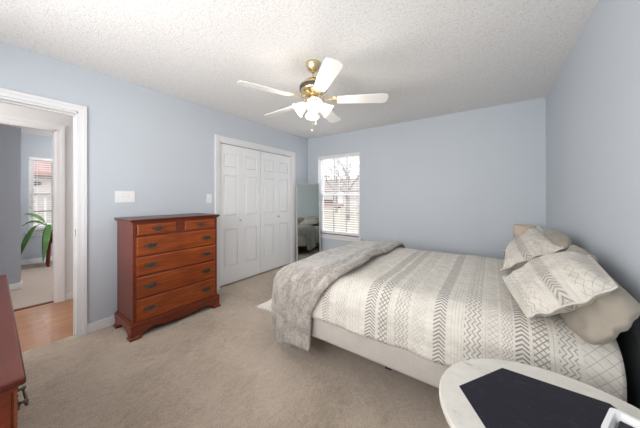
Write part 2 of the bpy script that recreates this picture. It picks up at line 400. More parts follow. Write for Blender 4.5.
struct('ceiling_far_room', MB().box(FXW - .12, -1.26, -1.72, 3.02, H, H + .1), 'ceiling')
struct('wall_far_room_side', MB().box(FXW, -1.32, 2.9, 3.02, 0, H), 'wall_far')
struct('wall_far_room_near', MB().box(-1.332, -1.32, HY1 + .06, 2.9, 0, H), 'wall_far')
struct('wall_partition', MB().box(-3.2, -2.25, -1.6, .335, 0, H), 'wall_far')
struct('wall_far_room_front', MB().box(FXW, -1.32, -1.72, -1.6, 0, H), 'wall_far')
base('baseboard_partition', (-2.25, -2.236, -1.6, .349), (-3.2, -2.25, .335, .349))
VY0, VY1, VZ0, VZ1 = .54, 1.44, .60, 2.02
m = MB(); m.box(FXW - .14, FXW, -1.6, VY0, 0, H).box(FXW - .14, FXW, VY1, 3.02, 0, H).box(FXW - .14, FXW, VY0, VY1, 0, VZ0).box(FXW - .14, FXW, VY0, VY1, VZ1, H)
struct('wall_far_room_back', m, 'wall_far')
base('baseboard_far_room', (FXW, FXW + .014, -1.6, 2.9))

# ------------------------------------------------------------------ windows (built along local x, facing -y, then turned)
def window(name, w, z0, z1, loc, rz, label):
    """opening centre at local x=0, room face of wall at y=0, wall goes to y=.14"""
    e = bpy.data.objects.new(name, None); COL.objects.link(e); e.location = loc; e.rotation_euler = (0, 0, rz); e['kind'] = 'structure'; e['label'] = label
    a = w / 2
    m = MB(); f = .035
    m.box(-a, -a + f, .075, .135, z0, z1).box(a - f, a, .075, .135, z0, z1).box(-a + f, a - f, .075, .135, z1 - f, z1).box(-a + f, a - f, .075, .135, z0, z0 + f)
    m.build('window_frame', 'vinyl', e, bevel=.003)
    m = MB(); m.box(-a + .001, -a + .008, 0.001, .075, z0, z1).box(a - .008, a - .001, 0.001, .075, z0, z1).box(-a + .008, a - .008, 0.001, .075, z1 - .008, z1 - .001)
    m.build('window_reveal', 'trim', e)
    zm = (z0 + z1) / 2
    for k, (b0, b1, y) in enumerate(((z0 + f, zm + .02, .080), (zm - .02, z1 - f, .105))):
        m = MB(); r = .03; i = a - f
        m.box(-i, -i + r, y, y + .024, b0, b1).box(i - r, i, y, y + .024, b0, b1).box(-i + r, i - r, y, y + .024, b0, b0 + r).box(-i + r, i - r, y, y + .024, b1 - r, b1)
        s = m.build('window_sash', 'vinyl', e); m = MB()
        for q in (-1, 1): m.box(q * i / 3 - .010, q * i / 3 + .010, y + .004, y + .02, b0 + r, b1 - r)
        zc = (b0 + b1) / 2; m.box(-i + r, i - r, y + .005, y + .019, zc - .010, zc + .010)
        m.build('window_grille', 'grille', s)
        MB().box(-i + r, i - r, y + .010, y + .013, b0 + r, b1 - r).build('window_pane', 'glass', s)
    MB().box(-a - .035, a + .035, -.045, .075, z0 - .022, z0 + .0).build('window_sill', 'trim', e, bevel=.004)
    MB().box(-a - .02, a + .02, -.014, 0, z0 - .085, z0 - .022).build('window_apron', 'trim', e, bevel=.003)
    return e
def blind(w, z0, z1, loc, rz, label, tilt=4, gap=0.043):
    t = thing('window_blind', label, 'blind', loc, rz)
    a = w / 2 - .012
    MB().box(-a, a, .008, .062, z1 - .052, z1 - .01).build('headrail', 'blind', t, bevel=.003)
    m = MB(); z = z1 - .075; zb = z0 + .035; c, s_ = math.cos(R(tilt)) * .025, math.sin(R(tilt)) * .025
    while z > zb + .02:
        pr = [(.036 - c, z - s_), (.036, z + .003), (.036 + c, z + s_), (.036 + c, z + s_ + .0025), (.036, z + .0055), (.036 - c, z - s_ + .0025)]
        m.prism(pr, 'x', -a, a); z -= gap
    m.build('blind_slats', 'blind', t)
    MB().box(-a, a, .012, .060, z0 + .012, z0 + .034).build('bottom_rail', 'blind', t, bevel=.003)
    m = MB()
    for q in (-.78, 0, .78):
        for y in (.009, .0635): m.box(q * a - .0015, q * a + .0015, y - .001, y + .001, z0 + .02, z1 - .03)
    m.build('ladder_cords', 'blind', t)
    MB().tube([(-a + .05, .004, z1 - .05), (-a + .05, .001, z1 - .7)], .004, 6).build('tilt_wand', 'blind', t)
    return t
wcx = (WX0 + WX1) / 2
window('window_1', WX1 - WX0, WZ0, WZ1, (wcx, YB, 0), 0, 'double hung window in the back wall with grid bars toned dark as if backlit')
blind(WX1 - WX0, WZ0, WZ1, (wcx, YB, 0), 0, 'white slatted blind lowered over the window behind the standing mirror')
vcy = (VY0 + VY1) / 2
window('window_2', VY1 - VY0, VZ0, VZ1, (FXW, vcy, 0), PI / 2, 'double hung window of the far room seen through the doorway')
blind(VY1 - VY0, VZ0, VZ1, (FXW, vcy, 0), PI / 2, 'white slatted blind over the far room window behind the plant')

# ------------------------------------------------------------------ outdoors, behind the two windows
M['lawn'] = flat('dry_winter_lawn', (.36, .31, .24), .95, .25, .8)
M['siding'] = flat('pale_house_siding', (.62, .58, .56), .8, .04, 3)
M['roof'] = flat('grey_brown_roof_shingle', (.30, .26, .24), .9, .15, 6)
M['bark'] = flat('bare_tree_bark', (.34, .30, .28), .9, .2, 12)
M['dkwin'] = flat('dark_house_window', (.10, .11, .13), .2, .1, 5)
M['rail'] = flat('white_porch_rail_paint', (.8, .8, .8), .5, .03, 5)
M['pinkroof'] = flat('dusty_red_roof', (.42, .27, .25), .9, .12, 6)
M['carred'] = flat('orange_red_car_paint', (.36, .20, .15), .4, .05, 4)
t = NT('red_brick_wall', .9); co = t.coord('Object', (1, 1, 1), (PI / 2, 0, PI / 2)); br = t.new('ShaderNodeTexBrick'); t.l.new(co, br.inputs['Vector'])
br.inputs['Scale'].default_value = 1; br.inputs['Brick Width'].default_value = .22; br.inputs['Row Height'].default_value = .075; br.inputs['Mortar Size'].default_value = .006
br.inputs['Color1'].default_value = (.42, .13, .08, 1); br.inputs['Color2'].default_value = (.52, .20, .13, 1); br.inputs['Mortar'].default_value = (.5, .45, .42, 1)
t.color(br.outputs['Color']); M['brick'] = t.m
GZ = -.45
struct('ground', MB().box(-60, 40, 4.02, 70, GZ - .1, GZ).box(-60, -4.2, -30, 4.02, GZ - .1, GZ), 'lawn')

def house(loc, w, d, h, label, mat='siding', roof='roof', rz=0, wins=((-.3, .4), (.3, .4))):
    t = thing('house', label, 'house', loc, rz)
    MB().box(-w / 2, w / 2, 0, d, 0, h).build('house_wall', mat, t)
    MB().prism([(-.3, h), (d + .3, h), (d / 2, h + d * .32)], 'x', -w / 2 - .3, w / 2 + .3).build('house_roof', roof, t)
    for q, f in wins:
        o = MB().box(q * w - .5, q * w + .5, -.06, 0, h * f, h * f + 1.1).build('house_window', 'dkwin', t)
    MB().box(-.45, .45, -.06, 0, .2, 2.2).build('house_door', 'rail', t)
    return t
house((-17, 34, GZ), 13, 7, 2.7, 'low pale house across the lawn beyond the back window')
tree_n = 0
def tree(loc, h, seed, label):
    rnd = random.Random(seed); t = thing('bare_tree', label, 'tree', loc, group='bare trees beyond the back window')
    m = MB(); m.tube([(0, 0, 0), (.05, 0, h * .3), (-.03, .05, h * .5)], [.16, .12, .09], 7); m.build('trunk', 'bark', t, smooth=True)
    b = MB()
    def grow(p, d, L, r, lev):
        q1 = p + d * L * .5 + Vector((rnd.uniform(-.1, .1), rnd.uniform(-.1, .1), .03)) * L; q2 = p + d * L
        b.tube([p, q1, q2], [r, r * .8, r * .55], 5, caps=False)
        if lev == 0: return
        for i in range(3):
            nd = (d + Vector((rnd.uniform(-.9, .9), rnd.uniform(-.9, .9), rnd.uniform(-.1, .7)))).normalized()
            grow(p + d * L * rnd.uniform(.5, 1), nd, L * rnd.uniform(.55, .8), r * .55, lev - 1)
    for i in range(6):
        a = i * PI / 3 + rnd.uniform(-.3, .3)
        grow(Vector((0, 0, h * rnd.uniform(.28, .5))), Vector((math.cos(a), math.sin(a), 1.1)).normalized(), h * .28, .06, 3)
    b.build('branches', 'bark', t)
tree((-5.2, 15, GZ), 5.2, 3, 'bare tree nearest beyond the back window')
tree((-10.4, 22, GZ), 6.5, 5, 'bare tree standing left of the pale house')
tree((-8.4, 27, GZ), 7.0, 9, 'bare tree standing right behind the nearest bare tree')
# parked car far off
t = thing('car', 'small orange red car parked beyond the back window', 'car', (-16.5, 30, GZ), .3)
MB().prism([(-2, .3), (2, .3), (2.05, .75), (1.2, .85), (.7, 1.3), (-.9, 1.35), (-1.5, .85), (-2.05, .8)], 'y', -.8, .8).build('car_body', 'carred', t, bevel=.06)
MB().prism([(1.05, .86), (.66, 1.24), (-.86, 1.28), (-1.3, .87)], 'y', -.81, .81).build('side_windows', 'dkwin', t)
for x in (-1.3, 1.3):
    for y in (-.78, .58): MB().lathe([(.31, 0), (.31, .2)], (x, y + .2, .31), 16, Matrix.Rotation(PI / 2, 4, 'X')).build('wheel', 'black', t)
# neighbour brick house and porch rail behind the far room window
t = thing('brick_house', 'red brick house with white upper wall beyond the far room window', 'house', (-12.5, 1.6, GZ))
MB().box(-4, 0, -4, 6, 0, 1.8).build('brick_wall', 'brick', t)
MB().box(-4, -.02, -4, 6, 1.8, 2.62).build('upper_wall', 'siding', t)
MB().prism([(-4.5, 2.60), (.5, 2.60), (.5, 2.75), (-2, 4.5)], 'y', -4.4, 6.4).build('house_roof', 'pinkroof', t)
MB().lathe([(.16, 0), (.16, .03)], (0, -.30, 2.28), 20, Matrix.Rotation(PI / 2, 4, 'Y') @ Matrix.Diagonal((.6, 1.5, 1, 1))).build('wall_plaque', 'dkwin', t)
t = thing('porch_railing', 'white porch railing with balusters outside the far room window', 'railing', (-6.6, 1.4, GZ))
MB().box(-.05, .05, -3, 3, 1.74, 1.80).box(-.04, .04, -3, 3, .95, 1.0).build('handrail', 'rail', t)
m = MB()
for i in range(40): m.box(-.018, .018, -2.95 + i * .15, -2.915 + i * .15, 1.0, 1.74)
m.build('balusters', 'rail', t)
for y in (-3, 0, 3): MB().box(-.06, .06, y - .06, y + .06, 0, 1.86).build('railing_post', 'rail', t)

# ------------------------------------------------------------------ cherry case furniture
def pull(parent, x, y, z, w=.062, rail=False):
    """bat-wing backplate with posts and a drooping bail; faces +x"""
    pts = []
    half = [(0, -.022), (.010, -.026), (.018, -.016), (.028, -.019), (.036, -.010), (.047, -.012), (.052, -.003), (.062, 0)]
    half += [(.052, .005), (.046, .012), (.036, .010), (.028, .019), (.018, .015), (.010, .024), (0, .028)]
    sc_ = w / .062
    pts = [(p[0] * sc_, p[1] * sc_ * .72) for p in half] + [(-p[0] * sc_, p[1] * sc_ * .72) for p in reversed(half[1:-1])]
    m = MB(); m.prism([(y + a, z + b) for a, b in pts], 'x', x, x + .0035)
    o = m.build('drawer_pull', 'iron', parent, bevel=.001)
    b = MB(); k = .037 * sc_
    for s in (-1, 1): b.lathe([(.006, 0), (.004, .008), (.007, .016), (.003, .02)], (x + .003, y + s * k, z + .004), 10, Matrix.Rotation(PI / 2, 4, 'Y'))
    arc = [(x + .016 + .006 * math.sin(a), y - k * math.cos(a), z + .004 - .026 * math.sin(a)) for a in [PI * i / 12 for i in range(13)]]
    b.tube(arc, [.0028 + .0018 * math.sin(PI * i / 12) for i in range(13)], 6)
    b.build('bail_handle', 'iron', o, smooth=True)
def case(name, label, loc, rz, W_, D_, H_, rows, hy, top_ov=.024, small=None):
    """local: width along y (0..W), back x=0, front x=D. rows = [(z0,z1,[(y0,y1),..])]"""
    t = thing(name, label, name.replace('_', ' ') if name == 'dresser' else 'chest of drawers', loc, rz)
    bz = .145
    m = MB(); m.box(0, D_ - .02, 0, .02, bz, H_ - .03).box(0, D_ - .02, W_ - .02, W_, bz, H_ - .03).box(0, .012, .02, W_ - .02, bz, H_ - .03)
    m.box(.012, D_ - .02, .02, W_ - .02, bz, bz + .02)
    m.build('case_body', 'cherry_side', t, bevel=.002)
    m = MB()      # face frame around the drawers
    m.box(D_ - .02, D_, 0, .026, bz, H_ - .03).box(D_ - .02, D_, W_ - .026, W_, bz, H_ - .03)
    zs = sorted([r[0] for r in rows] + [r[1] for r in rows]); edges = [bz] + zs + [H_ - .03]
    for i in range(0, len(edges), 2): m.box(D_ - .02, D_, .026, W_ - .026, edges[i], edges[i + 1])
    for z0, z1, cols in rows:
        for a, b in zip(cols, cols[1:]): m.box(D_ - .02, D_, a[1], b[0], z0, z1)
    m.build('face_frame', 'cherry_side', t, bevel=.0015)
    for z0, z1, cols in rows:
        for a, b in cols:
            m = MB(); e = .0035; x1 = D_ + .012
            prof = [(D_ - .35, 0), (D_, 0), (x1 - .006, 0), (x1, .010)]
            # overlay front with ovolo edge
            def ring(x, i): return [m.bm.verts.new(q) for q in ((x, a + i, z0 + i), (x, b - i, z0 + i), (x, b - i, z1 - i), (x, a + i, z1 - i))]
            rs = [ring(D_ - .018, e), ring(D_ + .001, e), ring(D_ + .001, -.004), ring(D_ + .006, -.004), ring(D_ + .012, .006)]
            m.bm.faces.new(rs[0]); m.bm.faces.new(rs[-1])
            for L0, L1 in zip(rs, rs[1:]):
                for i in range(4): m.bm.faces.new((L0[i], L0[(i + 1) % 4], L1[(i + 1) % 4], L1[i]))
            d = m.build('drawer', 'cherry', t, bevel=.0012)
            hs = [(a + b) / 2] if b - a < .4 else [a + hy, b - hy]
            for y in hs: pull(d, D_ + .012, y, (z0 + z1) / 2 + .004, .058 if b - a < .4 else .066)
    # top: two-step moulded slab
    m = MB(); o = top_ov
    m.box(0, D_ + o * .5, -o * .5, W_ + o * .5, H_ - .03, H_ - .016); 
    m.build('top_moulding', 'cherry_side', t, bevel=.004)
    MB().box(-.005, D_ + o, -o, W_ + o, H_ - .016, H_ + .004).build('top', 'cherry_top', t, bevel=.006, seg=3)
    # base: moulding, scalloped apron and bracket feet
    o = .022
    m = MB(); m.box(0, D_ + o, -o, W_ + o, bz - .045, bz - .012); m.box(0, D_ + o * .5, -o * .5, W_ + o * .5, bz - .012, bz); m.build('base_moulding', 'cherry_side', t, bevel=.005, seg=3)
    def skirt(L):
        n = 60; top = bz - .045
        up = []
        for i in range(n + 1):
            s = i / n * L; d = min(s, L - s)
            if d < .075: z = 0 if d < .065 else (d - .065) / .01 * .012
            elif d < .13: z = .012 + (.052 - .012) * math.sin((d - .075) / .055 * PI / 2)
            elif d < .24: z = .052 + .012 * math.sin((d - .13) / .11 * PI)
            else: z = .052 - .010 * math.sin(min(1, (d - .24) / (L / 2 - .24)) * PI / 2) if L > .5 else .052
            up.append((s, z))
        return up, top
    up, top = skirt(W_ + 2 * o)
    m = MB()
    for (s0, z0), (s1, z1) in zip(up, up[1:]):
        y0, y1 = -o + s0, -o + s1
        m.prism([(y0, z0), (y1, z1), (y1, top), (y0, top)], 'x', D_ - .002, D_ + o - .004)
    bmesh.ops.remove_doubles(m.bm, verts=m.bm.verts, dist=1e-5)
    m.build('apron', 'cherry_side', t)
    for s, yy in ((0, -o + .004), (1, W_ + .002)):
        up, top = skirt(D_ + o); m = MB()
        for (s0, z0), (s1, z1) in zip(up, up[1:]): m.prism([(s0, z0), (s1, z1), (s1, top), (s0, top)], 'y', yy, yy + .016)
        m.build('side_apron', 'cherry_side', t)
    for fx in (.0, D_ + o - .085):
        for fy, sgn in ((-o, 1), (W_ + o, -1)):
            # ogee bracket foot flaring outwards at the toe
            m = MB(); z = [0, .012, .03, .06, top]; w = [.082, .080, .058, .064, .075]; out = [.010, .011, -.002, -.003, .002]
            rings = []
            for zz, ww, oo in zip(z, w, out):
                xa, xb = (fx - 0, fx + ww) if fx == 0 else (fx + .085 - ww, fx + .085 + oo)
                ya, yb = (fy - sgn * oo, fy + sgn * ww)
                rings.append([m.bm.verts.new(q) for q in ((xa, ya, zz), (xb, ya, zz), (xb, yb, zz), (xa, yb, zz))])
            m.bm.faces.new(rings[0]); m.bm.faces.new(rings[-1])
            for L0, L1 in zip(rings, rings[1:]):
                for i in range(4): m.bm.faces.new((L0[i], L0[(i + 1) % 4], L1[(i + 1) % 4], L1[i]))
            m.build('bracket_foot', 'cherry_side', t, bevel=.004)
    return t
Wc = .80
case('chest_of_drawers', 'tall cherry wood chest with six drawers standing between doorway and closet', (.045, .785, 0), 0, Wc, .42, 1.055,
     [(.146, .332, [(.028, Wc - .028)]), (.352, .532, [(.028, Wc - .028)]), (.552, .712, [(.028, Wc - .028)]), (.730, .892, [(.028, Wc - .028)]),
      (.918, 1.008, [(.034, .355), (.445, Wc - .034)])], .105)
Wd = 1.336
case('dresser', 'low cherry wood dresser in the near left corner of the photo', (2.037, -.443, 0), R(90 - 1.1), Wd, .49, .796,
     [(.146, .336, [(.028, .64), (.66, Wd - .028)]), (.356, .546, [(.028, .64), (.66, Wd - .028)]), (.566, .752, [(.028, .64), (.66, Wd - .028)])], .12)

# light switches
def switch(y, z, n, label):
    t = thing('light_switch', label, 'light switch', (0, y, z))
    w = .036 * n + (n - 1) * .01
    MB().box(0, .006, -w, w, -.058, .058).build('wall_plate', 'plate', t, bevel=.002)
    for i in range(n):
        c = (i - (n - 1) / 2) * .046
        MB().box(.006, .008, c - .006, c + .006, -.013, .013).prism([(0.006, -.006), (.017, .004), (.016, .010), (.006, .008)], 'y', c - .0045, c + .0045).build('toggle', 'plate', t)
switch(.862, 1.262, 2, 'double white switch plate above the tall chest')
switch(1.762, 1.24, 1, 'single white switch plate beside the closet casing')

# ------------------------------------------------------------------ standing mirror
t = thing('standing_mirror', 'tall narrow silver framed mirror standing in the corner by the window', 'mirror', (.262, 3.575, 0), R(53))
MH, MW = 1.53, .47
lean = Matrix.Rotation(R(-3.3), 4, 'X')
def mbx(m, *a):
    n0 = len(m.bm.verts); m.box(*a); m.bm.verts.ensure_lookup_table()
    bmesh.ops.transform(m.bm, matrix=lean, verts=m.bm.verts[n0:])
m = MB(); fw = .022
for q in ((-MW / 2, -MW / 2 + fw, 0, .03, 0, MH), (MW / 2 - fw, MW / 2, 0, .03, 0, MH), (-MW / 2 + fw, MW / 2 - fw, 0, .03, 0, fw), (-MW / 2 + fw, MW / 2 - fw, 0, .03, MH - fw, MH)): mbx(m, *q)
m.build('mirror_frame', 'silver', t, bevel=.002)
m = MB(); mbx(m, -MW / 2 + fw, MW / 2 - fw, .006, .010, fw, MH - fw); m.build('mirror_glass', 'mirror', t)
m = MB(); mbx(m, -MW / 2 + fw, MW / 2 - fw, .011, .020, fw, MH - fw); m.build('backing_board', 'black', t)

# ------------------------------------------------------------------ bed
BX0, BX1, BY0, BY1 = 1.56, 3.46, 1.45, 2.97
bed = thing('bed', 'queen bed with pale box spring and dark headboard against the right wall', 'bed', ((BX0 + BX1) / 2, (BY0 + BY1) / 2, 0))
bw, bl = (BY1 - BY0) / 2, (BX1 - BX0) / 2
o = MB().box(-bl, bl, -bw, bw, .20, .42).build('box_spring', 'ticking', bed, bevel=.03, seg=4); smooth_by(o)
o = MB().box(-bl, bl, -bw, bw, .425, .645).build('mattress', 'ticking', bed, bevel=.105, seg=8); smooth_by(o)
m = MB(); 
for s in (-1, 1): m.box(-bl + .03, bl, s * (bw - .10) - .015, s * (bw - .10) + .015, .165, .198)
m.box(-bl + .03, -bl + .06, -bw + .05, bw - .05, .165, .198).box(-.02, .02, -bw + .05, bw - .05, .165, .198)
m.build('bed_rails', 'steel', bed)
for x in (-bl + .12, 0, bl - .12):
    for y in (-bw + .38, bw - .38): MB().lathe([(.03, 0), (.03, .02), (.016, .03), (.016, .165)], (x, y, 0), 12).build('leg', 'steel', bed)
hb = []
for i in range(25):
    s = i / 24 * 2 - 1; hb.append((s * (bw + .02), .67 + .20 * (1 - abs(s) ** 2.3) ** .8))
o = MB().prism([(-bw - .02, .15)] + hb + [(bw + .02, .15)], 'x', bl + .045, bl + .098).build('headboard', 'headboard', bed, bevel=.015, seg=3)

def drape(X, Y, off, r, x0, x1, y0, y1, top, flare=.06, corner=.15, seed=0., wav=.012):
    """flat cloth point -> draped over the mattress block"""
    ex, ey0, ey1 = x0 + r, y0 + r, y1 - r
    dx = max(0, ex - X); dy = max(0, ey0 - Y); sy = -1
    if Y > ey1: dy = Y - ey1; sy = 1
    mx, mn = max(dx, dy), min(dx, dy)
    bx = max(X, ex); by = min(max(Y, ey0), ey1)
    n = mnoise.noise(Vector((X * 3.1 + seed, Y * 3.1, seed))) * .010 + mnoise.noise(Vector((X * 9 + seed, Y * 9, 3))) * .004
    if mx <= 0: return Vector((bx, by, top + off + n))
    L = math.hypot(dx, dy); ddx, ddy = -dx / L, sy * dy / L
    a = mx * (1 + corner * mn / mx); q = r * PI / 2
    if a < q: out = r * math.sin(a / r); dr = r * (1 - math.cos(a / r))
    else: out = r + flare * (a - q); dr = r + (a - q)
    fall = max(0, min(1, (a - q * .5) / .3))
    tt = (X if dy > dx else Y) * 1.0 + math.atan2(ddy, ddx) * .25
    out += off + fall * wav * (math.sin(tt * 13 + seed) + .6 * math.sin(tt * 29 + seed * 2)) + n * .5
    return Vector((bx + ddx * out, by + ddy * out, top + off - dr + n * (1 - fall)))

# coverlet
TOP = .66; YA, YZ = BY0 - .235, BY1 + .235; XA, XZ = BX0 - .25, 3.47
bc = Vector(((BX0 + BX1) / 2, (BY0 + BY1) / 2, TOP))
m = MB()
def fc(i, j):
    X = XA + (XZ - XA) * i; Y = YA + (YZ - YA) * j
    p = drape(X, Y, .016, .17, BX0, BX1, BY0, BY1, TOP, .05, .25, 1.3, .008)
    k = max(0, BX0 + .03 - X) * max(0, BY0 + .03 - Y) / .055
    p.x -= k * .26; p.y -= k * .03
    p.z -= .03 * math.exp(-((X - BX0) / .25) ** 2)
    return p - bc
V = m.grid(fc, 96, 100, lambda i, j: (XA + (XZ - XA) * i, YA + (YZ - YA) * j))
o = m.build('comforter', 'coverlet', None, smooth=True, loc=bc)
tag(o, 'cream coverlet with dark chevron bands spread over the bed', 'comforter')
s = o.modifiers.new('sol', 'SOLIDIFY'); s.thickness = .012; s.offset = 1
# throw across the foot
m = MB(); L_ = .57
def fth(i, j):
    Y = BY0 - L_ + (BY1 - BY0 + 2 * L_) * j; Y += .13 * (1 - i) ** 1.5 * (1 - j) ** 6
    near = max(0, min(1, (BY0 + .15 - Y) / .35))
    xr = 2.17 - .20 * near + .012 * math.sin(Y * 5) + .008 * (1 - near) * math.sin(Y * 11)
    xl = BX0 - .18 - .04 * near
    X = xl + (xr - xl) * i
    p = drape(X, Y, .036, .18, BX0 - .05, BX1, BY0, BY1, TOP, .05, 0., 4.1, .014)
    if p.z < .135: p.z = .135 + (p.z - .135) * .1
    w = max(0, min(1, (p.z - .55) / .1))
    p.z -= .03 * math.exp(-((X - BX0) / .25) ** 2)
    p.z += w * (.012 * math.sin(X * 14 + Y * 2.1) * math.sin(Y * 3 + 1) + .008 * mnoise.noise(Vector((X * 7, Y * 2.2, 9))))
    p.z += w * (.034 * math.exp(-((i - .955) / .035) ** 2) + .016 * math.exp(-((i - .78) / .05) ** 2))   # rolled edge
    return p - bc
V = m.grid(fth, 70, 130, lambda i, j: (i * 1.15, j * 2.7))
o = m.build('throw_blanket', 'throw', None, smooth=True, loc=bc)
tag(o, 'plush taupe grey throw draped over the foot of the bed', 'blanket')
s = o.modifiers.new('sol', 'SOLIDIFY'); s.thickness = .018; s.offset = 1

# pillows ------------------------------------------------------------------
def pillow(name, label, corners, th, mat, flange=0., cat='pillow', seed=0., uvw=.5, uvh=.46, bow=.0, pinch=.08, group=None):
    """corners: bottom-near, bottom-far, top-far, top-near; front side is bottom x far normal"""
    c = [Vector(q) for q in corners]; ctr = sum(c, Vector()) / 4; base = Vector((ctr.x, ctr.y, min(q.z for q in c)))
    nrm = ((c[3] - c[0]) + (c[2] - c[1])).cross((c[1] - c[0]) + (c[2] - c[3])).normalized()
    if nrm.z < 0: nrm = -nrm
    def P(s, t, side):
        # pincushion outline
        e = .5
        if flange: ss = s * (1 - pinch * (1 - t * t)); tt = t * (1 - pinch * (1 - s * s))
        else: ss = s * (1 - .13 * t ** 6); tt = t * (1 - .13 * s ** 6)
        a, b = (ss + 1) / 2, (tt + 1) / 2
        p = (c[0] * (1 - a) + c[1] * a) * (1 - b) + (c[3] * (1 - a) + c[2] * a) * b
        fl = flange
        sa, ta = min(1, abs(s) / (1 - fl)), min(1, abs(t) / (1 - fl))
        k = max(0, (1 - sa ** 2.6)) ** .5 * max(0, (1 - ta ** 2.6)) ** .5
        wr = 1 + .22 * mnoise.noise(Vector((s * 1.7 + seed, t * 1.7, seed + side)))
        p = p + nrm * (side * (th / 2 * k * wr + .0035))
        rip = .010 * mnoise.noise(Vector((s * 4 + seed, t * 4, seed))) + .014 * mnoise.noise(Vector((s * 1.3 - seed, t * 1.3, 5)))
        edge = max(abs(s), abs(t)) ** 6
        rip += edge * (.003 if flange else .005) * math.sin(s * 7 + t * 9 + seed)
        p = p + nrm * (rip - bow * (s * s))
        return p - base
    m = MB(); n = 40
    f = lambda side: (lambda i, j: P(i * 2 - 1, j * 2 - 1, side))
    uvf = lambda i, j: (j * uvh, i * uvw)
    m.grid(f(1), n, n, uvf); m.grid(f(-1), n, n, uvf)
    # rim
    def rim(i, j):
        a = i * 4
        s, t = ((a * 2 - 1, -1), (1, (a - 1) * 2 - 1), (1 - (a - 2) * 2, 1), (-1, 1 - (a - 3) * 2))[min(3, int(a))]
        return P(s, t, 1 - 2 * j)
    m.grid(rim, n * 4, 1, lambda i, j: (.005, i))
    bmesh.ops.remove_doubles(m.bm, verts=m.bm.verts, dist=1e-4)
    o = m.build(name, mat, None, smooth=True, loc=base)
    return tag(o, label, cat, group)
pillow('pillow', 'greige pillow nearest the camera, sagging over the mattress edge by the wall',
       [(3.34, 1.355, .675), (3.30, 2.02, .70), (3.485, 1.98, .925), (3.495, 1.375, .865)], .135, 'greige', 0, seed=2.2, bow=.0)
pillow('pillow', 'greige pillow standing upright against the dark headboard behind the near patterned sham',
       [(3.43, 1.72, .71), (3.43, 2.19, .71), (3.46, 2.14, .975), (3.46, 1.78, .965)], .08, 'greige', 0, seed=8.2)
pillow('pillow', 'greige pillow lying behind the far patterned sham',
       [(3.32, 2.24, .72), (3.34, 2.90, .72), (3.475, 2.84, 1.0), (3.475, 2.22, .985)], .13, 'greige', 0, seed=5.7)
pillow('pillow', 'patterned cream sham pillow nearer the camera with a flanged edge',
       [(3.18, 1.41, .715), (3.11, 1.90, .745), (3.46, 1.90, .965), (3.445, 1.43, .915)], .16, 'sham', .09, seed=3.4, pinch=-.03)
pillow('pillow', 'patterned cream sham pillow farther away, tilted towards the small lamp',
       [(3.10, 2.10, .74), (3.15, 2.70, .75), (3.39, 2.87, 1.01), (3.44, 2.20, .925)], .15, 'sham', .09, seed=6.1, pinch=.05)

# ------------------------------------------------------------------ bedside tables
def ellipse(rx, ry, n=64): return [(rx * math.cos(2 * PI * i / n), ry * math.sin(2 * PI * i / n)) for i in range(n)]
t = thing('side_table', 'oval white distressed side table with black hexagonal inlay, beside the bed', 'side table', (3.205, .89, 0))
MB().prism(ellipse(.30, .272), 'z', .628, .65).build('table_top', 'distress', t, bevel=.005, seg=3)
MB().prism([(-.245, .004), (-.128, .188), (.125, .184), (.24, .0), (.125, -.19), (-.128, -.19)], 'z', .6502, .6515).build('inlay', 'slate', t)
MB().prism(ellipse(.27, .243), 'z', .55, .628).build('table_apron', 'distress', t, bevel=.003)
for k in range(4):
    a = PI / 4 + k * PI / 2; x, y = .20 * math.cos(a), .18 * math.sin(a)
    MB().lathe([(.012, 0), (.018, .02), (.014, .06), (.020, .25), (.024, .40), (.014, .43), (.022, .45), (.022, .56)], (x, y, 0), 14).build('leg', 'distress', t, smooth=True)
MB().prism(ellipse(.20, .18), 'z', .16, .18).build('lower_shelf', 'distress', t, bevel=.003)
# square dish on it
t = thing('square_dish', 'white rimmed square dish with dark inside on the oval side table', 'dish', (3.345, .922, .6515), R(-23))
a = .062
m = MB()
def rr(h, z, r=.014): 
    pts = []
    for cx, cy, st in ((1, 1, 0), (-1, 1, 90), (-1, -1, 180), (1, -1, 270)):
        for k in range(5):
            g = R(st + k * 22.5); pts.append((cx * (h - r) + r * math.cos(g), cy * (h - r) + r * math.sin(g), z))
    return [m.bm.verts.new(p) for p in pts]
rs = [rr(a - .012, 0), rr(a, .030), rr(a, .034), rr(a - .010, .034), rr(a - .016, .008)]
m.bm.faces.new(rs[0]); m.bm.faces.new(rs[-1])
for L0, L1 in zip(rs, rs[1:]):
    for i in range(20): m.bm.faces.new((L0[i], L0[(i + 1) % 20], L1[(i + 1) % 20], L1[i]))
m.build('dish_body', 'plate', t, smooth=False)
MB().prism([(-.043, -.043), (.043, -.043), (.043, .043), (-.043, .043)], 'z', .0085, .018).build('dish_filling', 'slate', t)

t = thing('side_table', 'small round white topped table in the far corner beyond the bed', 'side table', (3.35, 3.52, 0))
MB().prism(ellipse(.20, .20), 'z', .645, .665).build('table_top', 'distress', t, bevel=.004)
MB().prism(ellipse(.18, .18), 'z', .54, .645).build('table_apron', 'black', t)
for k in range(4):
    g = PI / 4 + k * PI / 2; MB().lathe([(.012, 0), (.018, .3), (.022, .55)], (.13 * math.cos(g), .13 * math.sin(g), 0), 10).build('leg', 'black', t)
t = thing('table_lamp', 'small lamp with beige drum shade on the far corner table', 'lamp', (3.345, 3.46, .665))
MB().lathe([(.055, 0), (.055, .01), (.03, .02), (.035, .05), (.028, .09), (.010, .11), (.008, .16)], (0, 0, 0), 20).build('lamp_base', 'ceramic', t, smooth=True)
m = MB(); m.lathe([(.098, .105), (.090, .285)], (0, 0, 0), 32); bmesh.ops.delete(m.bm, geom=[f for f in m.bm.faces if len(f.verts) > 4], context='FACES_ONLY')
o = m.build('lamp_shade', 'shade_lin', t, smooth=True); s = o.modifiers.new('sol', 'SOLIDIFY'); s.thickness = .003

